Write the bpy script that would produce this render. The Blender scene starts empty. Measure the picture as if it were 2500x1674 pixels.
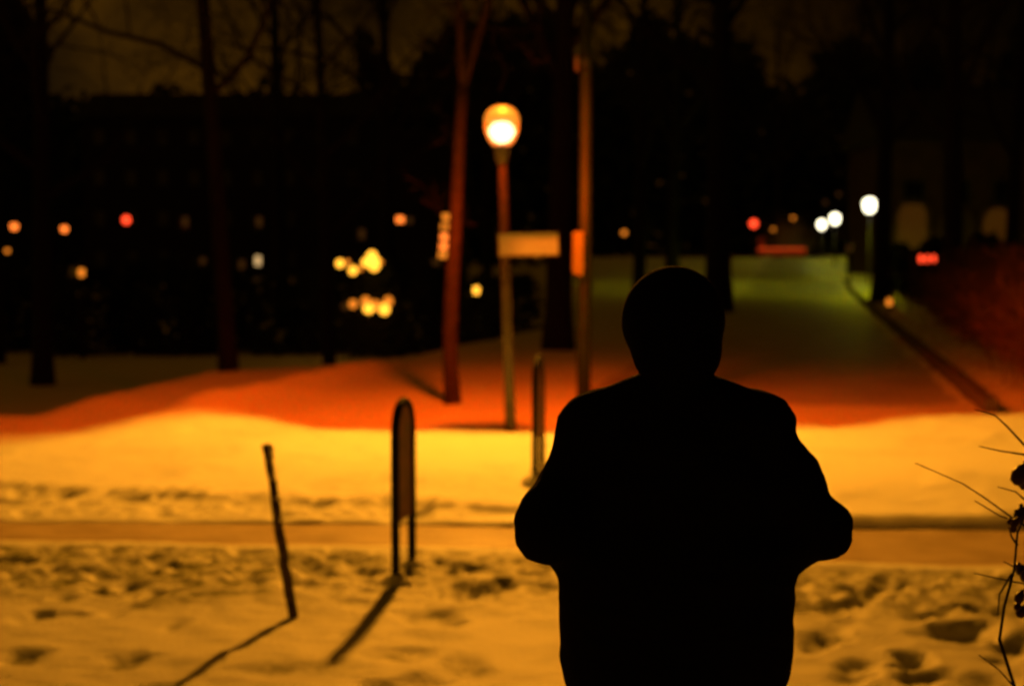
import bpy, math, random
import numpy as np
from mathutils import Vector, Matrix

R = math.radians
random.seed(7)
rng = np.random.default_rng(11)
sc = bpy.context.scene
COL = sc.collection

# ------------------------------------------------------------------ camera
CAM_Z, PITCH = 1.70, R(3.35)
FPX = 2500 * 35.0 / 23.6           # focal length in photograph pixels
cam_d = bpy.data.cameras.new('camera')
cam_d.sensor_width = 23.6
cam_d.lens = 35
cam_d.clip_start = 0.05
cam_d.clip_end = 2000
cam_d.dof.use_dof = True
cam_d.dof.focus_distance = 2.55
cam_d.dof.aperture_fstop = 2.0
cam_d.dof.aperture_blades = 7
cam = bpy.data.objects.new('camera', cam_d)
cam.location = (0, 0, CAM_Z)
cam.rotation_euler = (R(90) - PITCH, 0, 0)
COL.objects.link(cam)
sc.camera = cam

# ------------------------------------------------------------------ night sky
w = bpy.data.worlds.new('World')
sc.world = w
w.use_nodes = True
nt = w.node_tree
nt.nodes.clear()
wo = nt.nodes.new('ShaderNodeOutputWorld')
bg = nt.nodes.new('ShaderNodeBackground')
bg.inputs['Strength'].default_value = 0.1
sky = nt.nodes.new('ShaderNodeTexSky')
sky.sky_type = 'NISHITA'
sky.sun_disc = False
sky.sun_elevation = R(-8)
sky.sun_rotation = R(-40)
tc = nt.nodes.new('ShaderNodeTexCoord')
mp = nt.nodes.new('ShaderNodeMapping')
mp.inputs['Scale'].default_value = (1.0, 1.0, 2.2)
mp.inputs['Location'].default_value = (0.35, 0.1, 0.0)
nz = nt.nodes.new('ShaderNodeTexNoise')
nz.inputs['Scale'].default_value = 2.6
nz.inputs['Detail'].default_value = 5
nz.inputs['Roughness'].default_value = 0.5
cr = nt.nodes.new('ShaderNodeValToRGB')      # low cloud lit from below by the town
cr.color_ramp.elements[0].position = 0.36
cr.color_ramp.elements[0].color = (0.010, 0.0055, 0.001, 1)
cr.color_ramp.elements[1].position = 0.66
cr.color_ramp.elements[1].color = (0.30, 0.115, 0.004, 1)
ad = nt.nodes.new('ShaderNodeMixRGB')
ad.blend_type = 'ADD'
ad.inputs['Fac'].default_value = 1
nt.links.new(tc.outputs['Generated'], mp.inputs['Vector'])
nt.links.new(mp.outputs[0], nz.inputs['Vector'])
nt.links.new(nz.outputs['Fac'], cr.inputs['Fac'])
sep = nt.nodes.new('ShaderNodeSeparateXYZ')       # the town lies to the left: the cloud glows more on that side
nt.links.new(tc.outputs['Generated'], sep.inputs[0])
mr = nt.nodes.new('ShaderNodeMapRange')
mr.inputs['From Min'].default_value = 0.25
mr.inputs['From Max'].default_value = -0.45
mr.inputs['To Min'].default_value = 0.22
mr.inputs['To Max'].default_value = 4.6
nt.links.new(sep.outputs['X'], mr.inputs['Value'])
mg = nt.nodes.new('ShaderNodeMixRGB')
mg.blend_type = 'MULTIPLY'
mg.inputs['Fac'].default_value = 1
nt.links.new(cr.outputs['Color'], mg.inputs['Color1'])
nt.links.new(mr.outputs[0], mg.inputs['Color2'])
nt.links.new(mg.outputs[0], ad.inputs['Color1'])
nt.links.new(sky.outputs['Color'], ad.inputs['Color2'])
nt.links.new(ad.outputs[0], bg.inputs['Color'])
nt.links.new(bg.outputs[0], wo.inputs['Surface'])

# ------------------------------------------------------------------ exposure
sc.view_settings.view_transform = 'Standard'
sc.view_settings.look = 'None'
sc.view_settings.exposure = 0.0
sc.view_settings.gamma = 1.0
sc.view_settings.use_curve_mapping = False
sc.cycles.max_bounces = 5
sc.cycles.sample_clamp_indirect = 4.0

STREET_W = 2950        # tall sodium lamp over the snow
STREET_COL = (1.0, 0.340, 0.016)
GLOBE_W = 5200          # globe lamp
GLOBE_COL = (1.0, 0.072, 0.0)
WHITE_W = 52000         # whitish lamps down the path
WHITE_COL = (0.62, 0.62, 0.0)

# ------------------------------------------------------------------ helpers
def ray(px, py):
    a, b = (px - 1250) / FPX, (837 - py) / FPX
    return Vector((a, math.cos(PITCH) + b * math.sin(PITCH), -math.sin(PITCH) + b * math.cos(PITCH)))

def P(px, py, d):
    r = ray(px, py)
    t = d / r.y
    return Vector((r.x * t, d, CAM_Z + r.z * t))

def G(px, py, z=0.0):
    r = ray(px, py)
    t = (z - CAM_Z) / r.z
    return Vector((r.x * t, r.y * t, z))

def ss(a, b, x):
    t = np.clip((np.asarray(x, float) - a) / (b - a), 0, 1)
    return t * t * (3 - 2 * t)

def vnoise(x, y, scale, seed):
    r = np.random.default_rng(seed)
    tab = r.random((256, 256))
    u, v = x / scale + 1000.3, y / scale + 1000.7
    i, j = np.floor(u).astype(int), np.floor(v).astype(int)
    fu, fv = u - i, v - j
    fu, fv = fu * fu * (3 - 2 * fu), fv * fv * (3 - 2 * fv)
    g = lambda a, b: tab[a & 255, b & 255]
    return (g(i, j) * (1 - fu) * (1 - fv) + g(i + 1, j) * fu * (1 - fv)
            + g(i, j + 1) * (1 - fu) * fv + g(i + 1, j + 1) * fu * fv) * 2 - 1

def fbm(x, y, scale, seed, octv=4, gain=0.5):
    s, a, n = 0, 1, 0
    for k in range(octv):
        s = s + a * vnoise(x, y, scale / 2 ** k, seed + 17 * k)
        n += a
        a *= gain
    return s / n

def put(o, label=None, cat=None, group=None, kind=None):
    if label: o['label'] = label
    if cat: o['category'] = cat
    if group: o['group'] = group
    if kind: o['kind'] = kind
    return o

def empty(name, loc, rz=0.0):
    o = bpy.data.objects.new(name, None)
    o.empty_display_size = 0.2
    o.location = loc
    o.rotation_euler = (0, 0, rz)
    COL.objects.link(o)
    return o

def add(name, me, parent=None, loc=None, rot=None):
    o = bpy.data.objects.new(name, me)
    COL.objects.link(o)
    if parent: o.parent = parent
    if loc is not None: o.location = loc
    if rot is not None: o.rotation_euler = rot
    return o

class MB:
    def __init__(s):
        s.V, s.F = [], []
    def box(s, c, d, m=None):
        n = len(s.V)
        x, y, z = d[0] / 2, d[1] / 2, d[2] / 2
        for k in ((-x, -y, -z), (x, -y, -z), (x, y, -z), (-x, y, -z), (-x, -y, z), (x, -y, z), (x, y, z), (-x, y, z)):
            v = Vector(k)
            if m is not None: v = m @ v
            s.V.append((v.x + c[0], v.y + c[1], v.z + c[2]))
        for f in ((3, 2, 1, 0), (4, 5, 6, 7), (0, 1, 5, 4), (1, 2, 6, 5), (2, 3, 7, 6), (3, 0, 4, 7)):
            s.F.append(tuple(n + i for i in f))
        return s
    def tube(s, pts, rad, n=8, cap=True):
        pts = [Vector(p) for p in pts]
        if not hasattr(rad, '__len__'): rad = [rad] * len(pts)
        base = len(s.V)
        up = None
        for i, p in enumerate(pts):
            t = (pts[min(i + 1, len(pts) - 1)] - pts[max(i - 1, 0)])
            t = t.normalized() if t.length > 1e-9 else Vector((0, 0, 1))
            if up is None:
                up = t.orthogonal().normalized()
            else:
                up = (up - t * up.dot(t))
                up = up.normalized() if up.length > 1e-6 else t.orthogonal().normalized()
            b = t.cross(up)
            for k in range(n):
                a = 2 * math.pi * k / n
                q = p + (up * math.cos(a) + b * math.sin(a)) * rad[i]
                s.V.append((q.x, q.y, q.z))
        for i in range(len(pts) - 1):
            for k in range(n):
                a, b2 = base + i * n + k, base + i * n + (k + 1) % n
                s.F.append((a, b2, b2 + n, a + n))
        if cap:
            s.F.append(tuple(base + k for k in reversed(range(n))))
            s.F.append(tuple(base + (len(pts) - 1) * n + k for k in range(n)))
        return s
    def lathe(s, prof, n=32, c=(0, 0, 0)):
        base = len(s.V)
        for r, z in prof:
            for k in range(n):
                a = 2 * math.pi * k / n
                s.V.append((c[0] + r * math.cos(a), c[1] + r * math.sin(a), c[2] + z))
        for i in range(len(prof) - 1):
            for k in range(n):
                a, b2 = base + i * n + k, base + i * n + (k + 1) % n
                s.F.append((a, b2, b2 + n, a + n))
        s.F.append(tuple(base + k for k in reversed(range(n))))
        s.F.append(tuple(base + (len(prof) - 1) * n + k for k in range(n)))
        return s
    def prism(s, outline, y0, y1):        # outline in (x, z), extruded along y
        n = len(outline)
        b = len(s.V)
        for x, z in outline: s.V.append((x, y0, z))
        for x, z in outline: s.V.append((x, y1, z))
        s.F.append(tuple(b + i for i in range(n)))
        s.F.append(tuple(b + n + i for i in reversed(range(n))))
        for i in range(n):
            j = (i + 1) % n
            s.F.append((b + i, b + n + i, b + n + j, b + j))
        return s
    def mesh(s, name, mat, smooth=False):
        me = bpy.data.meshes.new(name)
        me.from_pydata(s.V, [], s.F)
        if mat: me.materials.append(mat)
        if smooth: me.polygons.foreach_set('use_smooth', [True] * len(me.polygons))
        me.update()
        return me
    def build(s, name, mat, parent=None, loc=None, rot=None, smooth=False):
        return add(name, s.mesh(name, mat, smooth), parent, loc, rot)

def grid_obj(name, X, Y, Z, mat, attr=None, smooth=True):
    ny, nx = X.shape
    me = bpy.data.meshes.new(name)
    co = np.stack([X, Y, Z], -1).reshape(-1, 3).astype(np.float32)
    i = np.arange(ny * nx).reshape(ny, nx)
    q = np.stack([i[:-1, :-1], i[:-1, 1:], i[1:, 1:], i[1:, :-1]], -1).reshape(-1, 4).astype(np.int32)
    me.vertices.add(len(co))
    me.vertices.foreach_set('co', co.ravel())
    me.loops.add(q.size)
    me.loops.foreach_set('vertex_index', q.ravel())
    me.polygons.add(len(q))
    me.polygons.foreach_set('loop_start', np.arange(len(q), dtype=np.int32) * 4)
    me.polygons.foreach_set('loop_total', np.full(len(q), 4, dtype=np.int32))
    me.update(calc_edges=True)
    me.polygons.foreach_set('use_smooth', np.ones(len(q), dtype=bool))
    if attr is not None:
        for k, v in attr.items():
            a = me.attributes.new(k, 'FLOAT', 'POINT')
            a.data.foreach_set('value', v.reshape(-1).astype(np.float32))
    me.materials.append(mat)
    return add(name, me)

# ------------------------------------------------------------------ materials
def mat(name, col, rough=0.7, metal=0.0, spec=0.3, noise=None, bump=None, bscale=30.0):
    m = bpy.data.materials.new(name)
    m.use_nodes = True
    t = m.node_tree
    b = t.nodes['Principled BSDF']
    b.inputs['Base Color'].default_value = (*col, 1)
    b.inputs['Roughness'].default_value = rough
    b.inputs['Metallic'].default_value = metal
    b.inputs['Specular IOR Level'].default_value = spec
    c = t.nodes.new('ShaderNodeTexCoord')
    if noise:
        n = t.nodes.new('ShaderNodeTexNoise')
        n.inputs['Scale'].default_value = noise[0]
        n.inputs['Detail'].default_value = 6
        r = t.nodes.new('ShaderNodeValToRGB')
        r.color_ramp.elements[0].position = 0.32
        r.color_ramp.elements[1].position = 0.68
        r.color_ramp.elements[0].color = (*noise[1], 1)
        r.color_ramp.elements[1].color = (*col, 1)
        t.links.new(c.outputs['Object'], n.inputs['Vector'])
        t.links.new(n.outputs['Fac'], r.inputs['Fac'])
        t.links.new(r.outputs[0], b.inputs['Base Color'])
    if bump:
        n2 = t.nodes.new('ShaderNodeTexNoise')
        n2.inputs['Scale'].default_value = bscale
        n2.inputs['Detail'].default_value = 5
        bp = t.nodes.new('ShaderNodeBump')
        bp.inputs['Strength'].default_value = bump
        bp.inputs['Distance'].default_value = 0.02
        t.links.new(c.outputs['Object'], n2.inputs['Vector'])
        t.links.new(n2.outputs['Fac'], bp.inputs['Height'])
        t.links.new(bp.outputs[0], b.inputs['Normal'])
    return m

def glow(name, col, strength):
    m = bpy.data.materials.new(name)
    m.use_nodes = True
    b = m.node_tree.nodes['Principled BSDF']
    b.inputs['Base Color'].default_value = (0.05, 0.05, 0.05, 1)
    b.inputs['Emission Color'].default_value = (*col, 1)
    b.inputs['Emission Strength'].default_value = strength
    return m

def glass_glow(name, col, strength, clear):
    m = glow(name, col, strength)
    t = m.node_tree
    tr = t.nodes.new('ShaderNodeBsdfTransparent')
    tr.inputs['Color'].default_value = (1.0, 0.86, 0.55, 1)
    mx = t.nodes.new('ShaderNodeMixShader')
    mx.inputs['Fac'].default_value = clear
    t.links.new(t.nodes['Principled BSDF'].outputs[0], mx.inputs[1])
    t.links.new(tr.outputs[0], mx.inputs[2])
    t.links.new(mx.outputs[0], t.nodes['Material Output'].inputs['Surface'])
    return m

def photometry(ld, c0, up, front=1.0):
    # lamp optics: weak straight down, strongest just below the horizontal; optional dimming added on the road side, no shield there
    ld.use_nodes = True
    t = ld.node_tree
    em_ = t.nodes['Emission']
    tcn_ = t.nodes.new('ShaderNodeTexCoord')
    s_ = t.nodes.new('ShaderNodeSeparateXYZ')
    t.links.new(tcn_.outputs['Normal'], s_.inputs[0])
    def mt(op, a, b=None):
        n = t.nodes.new('ShaderNodeMath'); n.operation = op
        for i, v in enumerate((a, b)):
            if v is None: continue
            if isinstance(v, (int, float)): n.inputs[i].default_value = v
            else: t.links.new(v, n.inputs[i])
        return n.outputs[0]
    dn = mt('MAXIMUM', mt('MULTIPLY', s_.outputs['Z'], -1.0), 0.02)
    st_ = mt('MINIMUM', mt('POWER', mt('DIVIDE', c0, dn), 3.0), 1.0)
    hz_f = t.nodes.new('ShaderNodeMapRange')
    hz_f.inputs['From Min'].default_value = 0.06
    hz_f.inputs['From Max'].default_value = 0.34
    hz_f.inputs['To Min'].default_value = up
    t.links.new(dn, hz_f.inputs['Value'])
    st_ = mt('MULTIPLY', st_, hz_f.outputs[0])
    isup = mt('GREATER_THAN', s_.outputs['Z'], 0.0)
    st_ = mt('ADD', mt('MULTIPLY', st_, mt('SUBTRACT', 1.0, isup)), mt('MULTIPLY', isup, up))
    if front < 1:
        f_ = t.nodes.new('ShaderNodeMapRange')
        f_.inputs['From Min'].default_value = -0.25
        f_.inputs['From Max'].default_value = 0.15
        f_.inputs['To Min'].default_value = front
        f_.inputs['To Max'].default_value = 1.0
        t.links.new(s_.outputs['Y'], f_.inputs['Value'])
        st_ = mt('MULTIPLY', st_, f_.outputs[0])
    t.links.new(st_, em_.inputs['Strength'])

def snow_mat():
    m = mat('snow', (0.80, 0.80, 0.79), rough=0.62, spec=0.25)
    t = m.node_tree
    b = t.nodes['Principled BSDF']
    c = t.nodes.new('ShaderNodeTexCoord')
    at = t.nodes.new('ShaderNodeAttribute')
    at.attribute_name = 'dirt_and_tint'
    n = t.nodes.new('ShaderNodeTexNoise')
    n.inputs['Scale'].default_value = 9.0
    n.inputs['Detail'].default_value = 7
    n.inputs['Roughness'].default_value = 0.65
    mu = t.nodes.new('ShaderNodeMath'); mu.operation = 'MULTIPLY_ADD'
    mu.inputs[1].default_value = 3.6; mu.inputs[2].default_value = -1.15
    m2 = t.nodes.new('ShaderNodeMath'); m2.operation = 'MULTIPLY'; m2.use_clamp = True
    cl = t.nodes.new('ShaderNodeClamp')
    mx = t.nodes.new('ShaderNodeMixRGB')
    mx.inputs['Color1'].default_value = (0.80, 0.80, 0.79, 1)
    mx.inputs['Color2'].default_value = (0.13, 0.14, 0.02, 1)      # trodden grass and soil, greened for a greenish light tint at left
    t.links.new(c.outputs['Object'], n.inputs['Vector'])
    t.links.new(n.outputs['Fac'], mu.inputs[0])
    t.links.new(mu.outputs[0], cl.inputs['Value'])
    t.links.new(cl.outputs[0], m2.inputs[0])
    t.links.new(at.outputs['Fac'], m2.inputs[1])
    t.links.new(m2.outputs[0], mx.inputs['Fac'])
    t.links.new(mx.outputs[0], b.inputs['Base Color'])
    n2 = t.nodes.new('ShaderNodeTexNoise')
    n2.inputs['Scale'].default_value = 45
    n2.inputs['Detail'].default_value = 6
    bp = t.nodes.new('ShaderNodeBump')
    bp.inputs['Strength'].default_value = 0.35
    bp.inputs['Distance'].default_value = 0.02
    t.links.new(c.outputs['Object'], n2.inputs['Vector'])
    t.links.new(n2.outputs['Fac'], bp.inputs['Height'])
    t.links.new(bp.outputs[0], b.inputs['Normal'])
    return m

M = dict(
    snow=snow_mat(),
    packed=mat('packed_snow', (0.52, 0.42, 0.33), 0.5, noise=(3.0, (0.36, 0.28, 0.20)), bump=0.3, bscale=14),
    path=mat('path_snow', (0.62, 0.60, 0.57), 0.6, noise=(1.2, (0.45, 0.43, 0.40)), bump=0.4, bscale=9),
    steel=mat('galvanised_steel', (0.42, 0.41, 0.40), 0.55, 0.3, noise=(8, (0.30, 0.29, 0.28)), bump=0.05),
    pole=mat('painted_pole', (0.15, 0.14, 0.12), 0.5, 0.0, noise=(6, (0.10, 0.09, 0.08))),
    polebrown=mat('dark_green_pole_paint', (0.013, 0.040, 0.014), 0.6, 0.0, noise=(5, (0.009, 0.027, 0.010)), bump=0.1),
    darkpaint=mat('dark_paint', (0.020, 0.020, 0.020), 0.8, spec=0.1, noise=(14, (0.012, 0.012, 0.012))),
    white=mat('sign_white', (0.86, 0.85, 0.82), 0.45, noise=(5, (0.72, 0.71, 0.68))),
    ink=mat('sign_ink', (0.05, 0.05, 0.05), 0.6),
    redsign=mat('sign_orange', (0.42, 0.44, 0.10), 0.5),
    panelred=mat('panel_red', (0.22, 0.05, 0.03), 0.6, noise=(9, (0.06, 0.03, 0.02))),
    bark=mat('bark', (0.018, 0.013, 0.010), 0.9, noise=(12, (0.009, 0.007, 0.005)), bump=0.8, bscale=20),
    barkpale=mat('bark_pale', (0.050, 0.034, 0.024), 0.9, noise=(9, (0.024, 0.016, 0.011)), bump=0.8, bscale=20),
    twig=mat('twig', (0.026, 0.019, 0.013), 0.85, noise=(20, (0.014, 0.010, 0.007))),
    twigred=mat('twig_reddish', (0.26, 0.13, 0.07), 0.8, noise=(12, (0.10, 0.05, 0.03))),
    hip=mat('rose_hip', (0.05, 0.012, 0.008), 0.4),
    leaf=mat('evergreen', (0.030, 0.045, 0.018), 0.8, noise=(6, (0.015, 0.022, 0.010))),
    wood=mat('weathered_wood', (0.13, 0.09, 0.06), 0.85, noise=(26, (0.035, 0.025, 0.018)), bump=0.6, bscale=40),
    granite=mat('granite', (0.17, 0.16, 0.15), 0.85, noise=(25, (0.10, 0.095, 0.09)), bump=0.5),
    brick=mat('dark_brick', (0.022, 0.015, 0.012), 0.9, noise=(3, (0.014, 0.010, 0.008))),
    plaster=mat('ochre_plaster', (0.075, 0.036, 0.010), 0.85, noise=(1.3, (0.04, 0.02, 0.006))),
    stone=mat('pale_stone', (0.12, 0.075, 0.03), 0.85, noise=(3, (0.08, 0.05, 0.02))),
    frost=mat('frosted_twig', (0.55, 0.50, 0.40), 0.8),
    roof=mat('roof_tile', (0.03, 0.028, 0.027), 0.9),
    frame=mat('window_frame', (0.045, 0.043, 0.04), 0.6),
    pane=mat('dark_glass', (0.006, 0.006, 0.007), 0.12, spec=0.5),
    jacket=mat('black_jacket', (0.008, 0.007, 0.0065), 0.95, spec=0.02, bump=0.3, bscale=60),
    trousers=mat('dark_trousers', (0.006, 0.006, 0.006), 0.95, spec=0.02),
    cap=mat('dark_knit', (0.006, 0.005, 0.005), 0.95, spec=0.02, bump=0.6, bscale=120),
    skin=mat('skin', (0.30, 0.17, 0.12), 0.6),
    shoe=mat('shoe', (0.008, 0.008, 0.008), 0.7),
    barrier=mat('barrier_red', (0.80, 0.07, 0.03), 0.5),
    snowcap=mat('snow_cap', (0.78, 0.78, 0.77), 0.65, bump=0.3, bscale=30),
    g_globe=glass_glow('globe_glow', (1.0, 0.17, 0.006), 2.3, 0.5),
    g_cap=glow('globe_cap_glow', (1.0, 0.27, 0.02), 1.15),
    g_core=glow('globe_core_glow', (1.0, 0.9, 0.6), 8.0),
    g_lens=glow('sodium_lens', (1.0, 0.45, 0.05), 40.0),
    g_white=glow('white_lamp_glow', (1.0, 0.90, 0.60), 5.0),
    g_orange=glow('orange_lamp_glow', (0.85, 0.17, 0.02), 2.85),
    g_amber=glow('amber_glow', (1.0, 0.42, 0.03), 2.89),
    g_amberdim=glow('amber_dim_glow', (0.75, 0.20, 0.015), 1.62),
    g_dim=glow('dim_orange_glow', (0.10, 0.035, 0.006), 0.35),
    g_red=glow('red_lamp_glow', (0.95, 0.055, 0.015), 3.04),
    g_arch=glow('arch_glow', (0.050, 0.015, 0.001), 0.7),
    g_barrier=glow('barrier_added_glow', (0.60, 0.045, 0.008), 0.9),
    g_win=glow('lit_window', (1.0, 0.62, 0.25), 0.8),
)

# ------------------------------------------------------------------ terrain
EDX, EDY = [-9, -4, -3, -1.5, 0, 1.2, 9], [11.9, 11.5, 11.2, 10.65, 10.4, 9.99, 9.96]     # step up to the untouched snow
FAX, FAY = [-9, -3, 0, 1.2, 9], [10.5, 10.25, 10.12, 9.94, 9.92]                            # far edge of the cleared walk
NEX, NEY = [-9, -3, 0, 2.5, 9], [9.72, 9.52, 9.2, 8.7, 8.6]                                 # near edge
DRX, DRY = [-60, -12, -8, -5.3, -4.4, -1.7, 1, 3, 6], [11, 13, 14.6, 16.0, 21.7, 25.2, 36, 70, 600]

def xr(y):
    return 5.0 + (np.asarray(y, float) - 16) * 12.0 / 62.0

def T(x, y):
    x, y = np.asarray(x, float), np.asarray(y, float)
    e = np.interp(x, EDX, EDY)
    z = -0.10 + (0.035 + 0.025 * ss(-1.5, 0.5, x)) * ss(-0.05, 0.04, y - e) + (0.065 - 0.025 * ss(-1.5, 0.5, x)) * ss(0.0, 1.6, y - e)
    z = z - 0.9 * ss(0, 4.5, y - np.interp(x, DRX, DRY))
    z = z + 1.4 * ss(60, 120, y)
    z = z + 0.15 * ss(0.10, 0.5, x - xr(y)) * ss(15.5, 17.5, y)
    return z

def Tz(x, y):
    return float(T(x, y))

# ground sheet
def axis(lo, a, b, hi, step, grow):
    mid = np.arange(a, b + 1e-6, step)
    up, s, v = [], step, b
    while v < hi:
        s *= grow; v += s; up.append(v)
    dn, s, v = [], step, a
    while v > lo:
        s *= grow; v -= s; dn.append(v)
    return np.array(dn[::-1] + list(mid) + up)

gx = axis(-420, -4.4, 4.6, 420, 0.03, 1.16)
gy = axis(-12, 4.6, 16.0, 900, 0.03, 1.035)
X, Y = np.meshgrid(gx, gy)
Z = T(X, Y)
ed, fa, ne = np.interp(X, EDX, EDY), np.interp(X, FAX, FAY), np.interp(X, NEX, NEY)
near = 1 - ss(15, 40, Y)
Z += 0.030 * fbm(X, Y, 2.2, 3) * near
verge = 1 - ss(-0.2, 0.0, Y - ne)
Z += verge * (0.024 * fbm(X * 0.8, Y, 0.55, 5, 5, 0.55) + 0.014 * fbm(X * 0.7 + 0.4 * Y, Y, 0.16, 9, 4, 0.6))
rough = verge * ss(-2.1, -0.7, Y - ne) * (1 - 0.6 * ss(-0.25, 0.0, Y - ne))
clod = np.abs(fbm(X + 0.4 * Y, Y, 0.24, 21, 4, 0.6))
Z += rough * (0.054 * (0.5 - clod * 2.2) - 0.012) + rough * 0.016 * fbm(X * 1.2 + 0.9 * Y, Y * 0.7, 0.09, 23, 3, 0.6)
left = ss(0.15, -0.6, X) * ss(-0.02, 0.15, Y - fa) * (1 - ss(-0.02, 0.12, Y - ed - 0.15))
Z += left * (0.075 * (0.45 - 2 * np.abs(fbm(X, Y, 0.30, 31, 4, 0.6))))
slab = ss(0.0, 0.15, Y - ed) * (1 - ss(14, 17, Y))
Z += slab * (0.022 * fbm(X, Y, 0.9, 41, 5, 0.55) + 0.010 * fbm(X * 0.8 + 0.3 * Y, Y, 0.18, 43, 4, 0.6) + 0.022 * ss(0.25, 0.6, fbm(X, Y, 0.5, 45, 3)))
Z += 0.035 * ss(0.35, 0.0, np.abs(Y - ed - 0.12)) * (0.4 + 0.8 * fbm(X, Y, 0.5, 47, 4))   # soft lip on the step
wide = ss(16, 30, Y)
Z += wide * 0.06 * fbm(X, Y, 3.0, 51, 4)
band = ss(13.4, 14.6, Y) * (1 - ss(24, 30, Y))
Z += band * (0.030 * fbm(X, Y, 0.7, 53, 4, 0.6) + 0.018 * fbm(X + 0.3 * Y, Y, 0.22, 55, 3, 0.6))
# ridge and hollow added for their shadow, a dark band left behind the lamp
a0, a1 = np.array([-3.7, 15.4]), np.array([-1.5, 24.5])
dv = (a1 - a0) / np.linalg.norm(a1 - a0)
along = (X - a0[0]) * dv[0] + (Y - a0[1]) * dv[1]
off = -(X - a0[0]) * dv[1] + (Y - a0[1]) * dv[0]
Z += (0.17 * np.exp(-((off + 0.25 * fbm(X, Y, 1.5, 59, 3)) / 0.40) ** 2) - 0.22 * np.exp(-((off - 0.95) / 0.6) ** 2)) * ss(-1.5, 1.0, along) * (1 - ss(6.0, 9.5, along)) * (1 + 0.5 * fbm(X, Y, 0.8, 57, 4))
dirt_and_tint = rough * 0.8 + left * 0.25 + slab * 0.16 * ss(0.0, 0.5, fbm(X, Y, 0.8, 95, 4)) + verge * 0.85 * ss(0.1, 0.5, fbm(X + 0.5 * Y, Y, 0.9, 91, 4)) * ss(0.5, -1.2, X)  # left verge term paints a greenish light tint as olive patches
# footprints and hollows (photograph pixel, length, width, depth)
prints = [(2110, 1455, .30, .15, .07), (2180, 1430, .26, .14, .06), (2365, 1545, .36, .22, .11), (2280, 1500, .30, .12, .06),
          (2228, 1608, .30, .15, .09), (2475, 1570, .30, .20, .08), (2290, 1650, .3, .15, .06), (1170, 1440, .42, .26, .10),
          (1050, 1505, .32, .22, .05), (985, 1590, .30, .25, .04), (300, 1430, .34, .18, .06), (160, 1390, .34, .20, .06),
          (95, 1500, .32, .17, .06), (380, 1370, .30, .16, .06), (290, 1610, .36, .2, .05), (60, 1600, .3, .18, .05),
          (2040, 1480, .3, .2, .08), (1990, 1560, .3, .16, .05), (1000, 1660, .4, .2, .045),
          (1130, 1620, .4, .2, .04), (2420, 1660, .3, .16, .05), (2080, 1650, .3, .15, .04),
          (1130, 1390, .3, .2, .07), (760, 1395, .34, .2, .06), (640, 1380, .3, .2, .05)]
rr = random.Random(5)
for k in range(34):
    prints.append((rr.choice((rr.uniform(0, 1250), rr.uniform(1950, 2500))), 1420 + 260 * rr.random() ** 1.3, rr.uniform(.10, .26), rr.uniform(.07, .14), rr.uniform(.015, .045)))
w1, w2, w3 = 0.55 * fbm(X, Y, 0.22, 161, 3), 0.55 * fbm(X, Y, 0.22, 171, 3), 1 + 0.35 * fbm(X, Y, 0.10, 61, 3)
for px, py, L, W_, D in prints:
    g = G(px, py, -0.1)
    th = rr.uniform(-0.9, 0.6) - 0.3
    dx, dy = X - g.x, Y - g.y
    u = (dx * math.cos(th) + dy * math.sin(th)) / (W_ * 0.62)
    v = (-dx * math.sin(th) + dy * math.cos(th)) / (L * 0.62)
    q = (np.abs(u + w1) ** 2.6 + np.abs(v + w2) ** 2.6) ** (1 / 2.6) * w3
    D *= 0.72
    Z -= D * (1 - ss(0.35, 1.10, q))
    Z += 0.12 * D * np.exp(-((q - 1.25) / 0.25) ** 2)
    dirt_and_tint = np.maximum(dirt_and_tint, 0.9 * (1 - ss(0.3, 0.9, q)))
intrack = ss(0.0, 0.05, Y - ne) * (1 - ss(-0.05, 0.0, Y - fa))
Z = Z * (1 - intrack) + intrack * -0.17
xl_ = xr(Y) - 4.7
inpath = ss(0, 0.25, X - xl_) * (1 - ss(-0.2, 0, X - xr(Y))) * ss(17.0, 17.6, Y) * (1 - ss(122, 126, Y))
Z -= 0.07 * inpath
ground = put(grid_obj('snow_ground', X, Y, Z, M['snow'], {'dirt_and_tint': np.clip(dirt_and_tint, 0, 1)}), kind='structure')

# cleared walk crossing in front of the untouched snow
tx = axis(-60, -4.4, 4.6, 60, 0.035, 1.2)
tv = np.linspace(-0.04, 1.04, 44)
TX, TV = np.meshgrid(tx, tv)
TY = np.interp(TX, NEX, NEY) * (1 - TV) + np.interp(TX, FAX, FAY) * TV
TZ = -0.125 + 0.012 * fbm(TX * 0.10, TY, 0.16, 71, 4) + 0.008 * fbm(TX, TY, 0.35, 73, 4) - 0.03 * (np.abs(TV - 0.5) > 0.51)
put(grid_obj('cleared_walk', TX, TY, TZ, M['packed']), kind='structure')

# park path running off to the right
py_ = axis(17.2, 17.3, 30, 124, 0.15, 1.04)
pu = np.linspace(0.02, 0.985, 40)
PY, PU = np.meshgrid(py_, pu)
PX = xr(PY) - 4.7 * (1 - PU)
PZ = T(PX, PY) - 0.028 + 0.025 * fbm(PX, PY, 1.2, 81, 4) + 0.012 * fbm(PX, PY * 0.3, 0.3, 83, 3)
put(grid_obj('park_path', PX.T.copy(), PY.T.copy(), PZ.T.copy(), M['path']), kind='structure')

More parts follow.
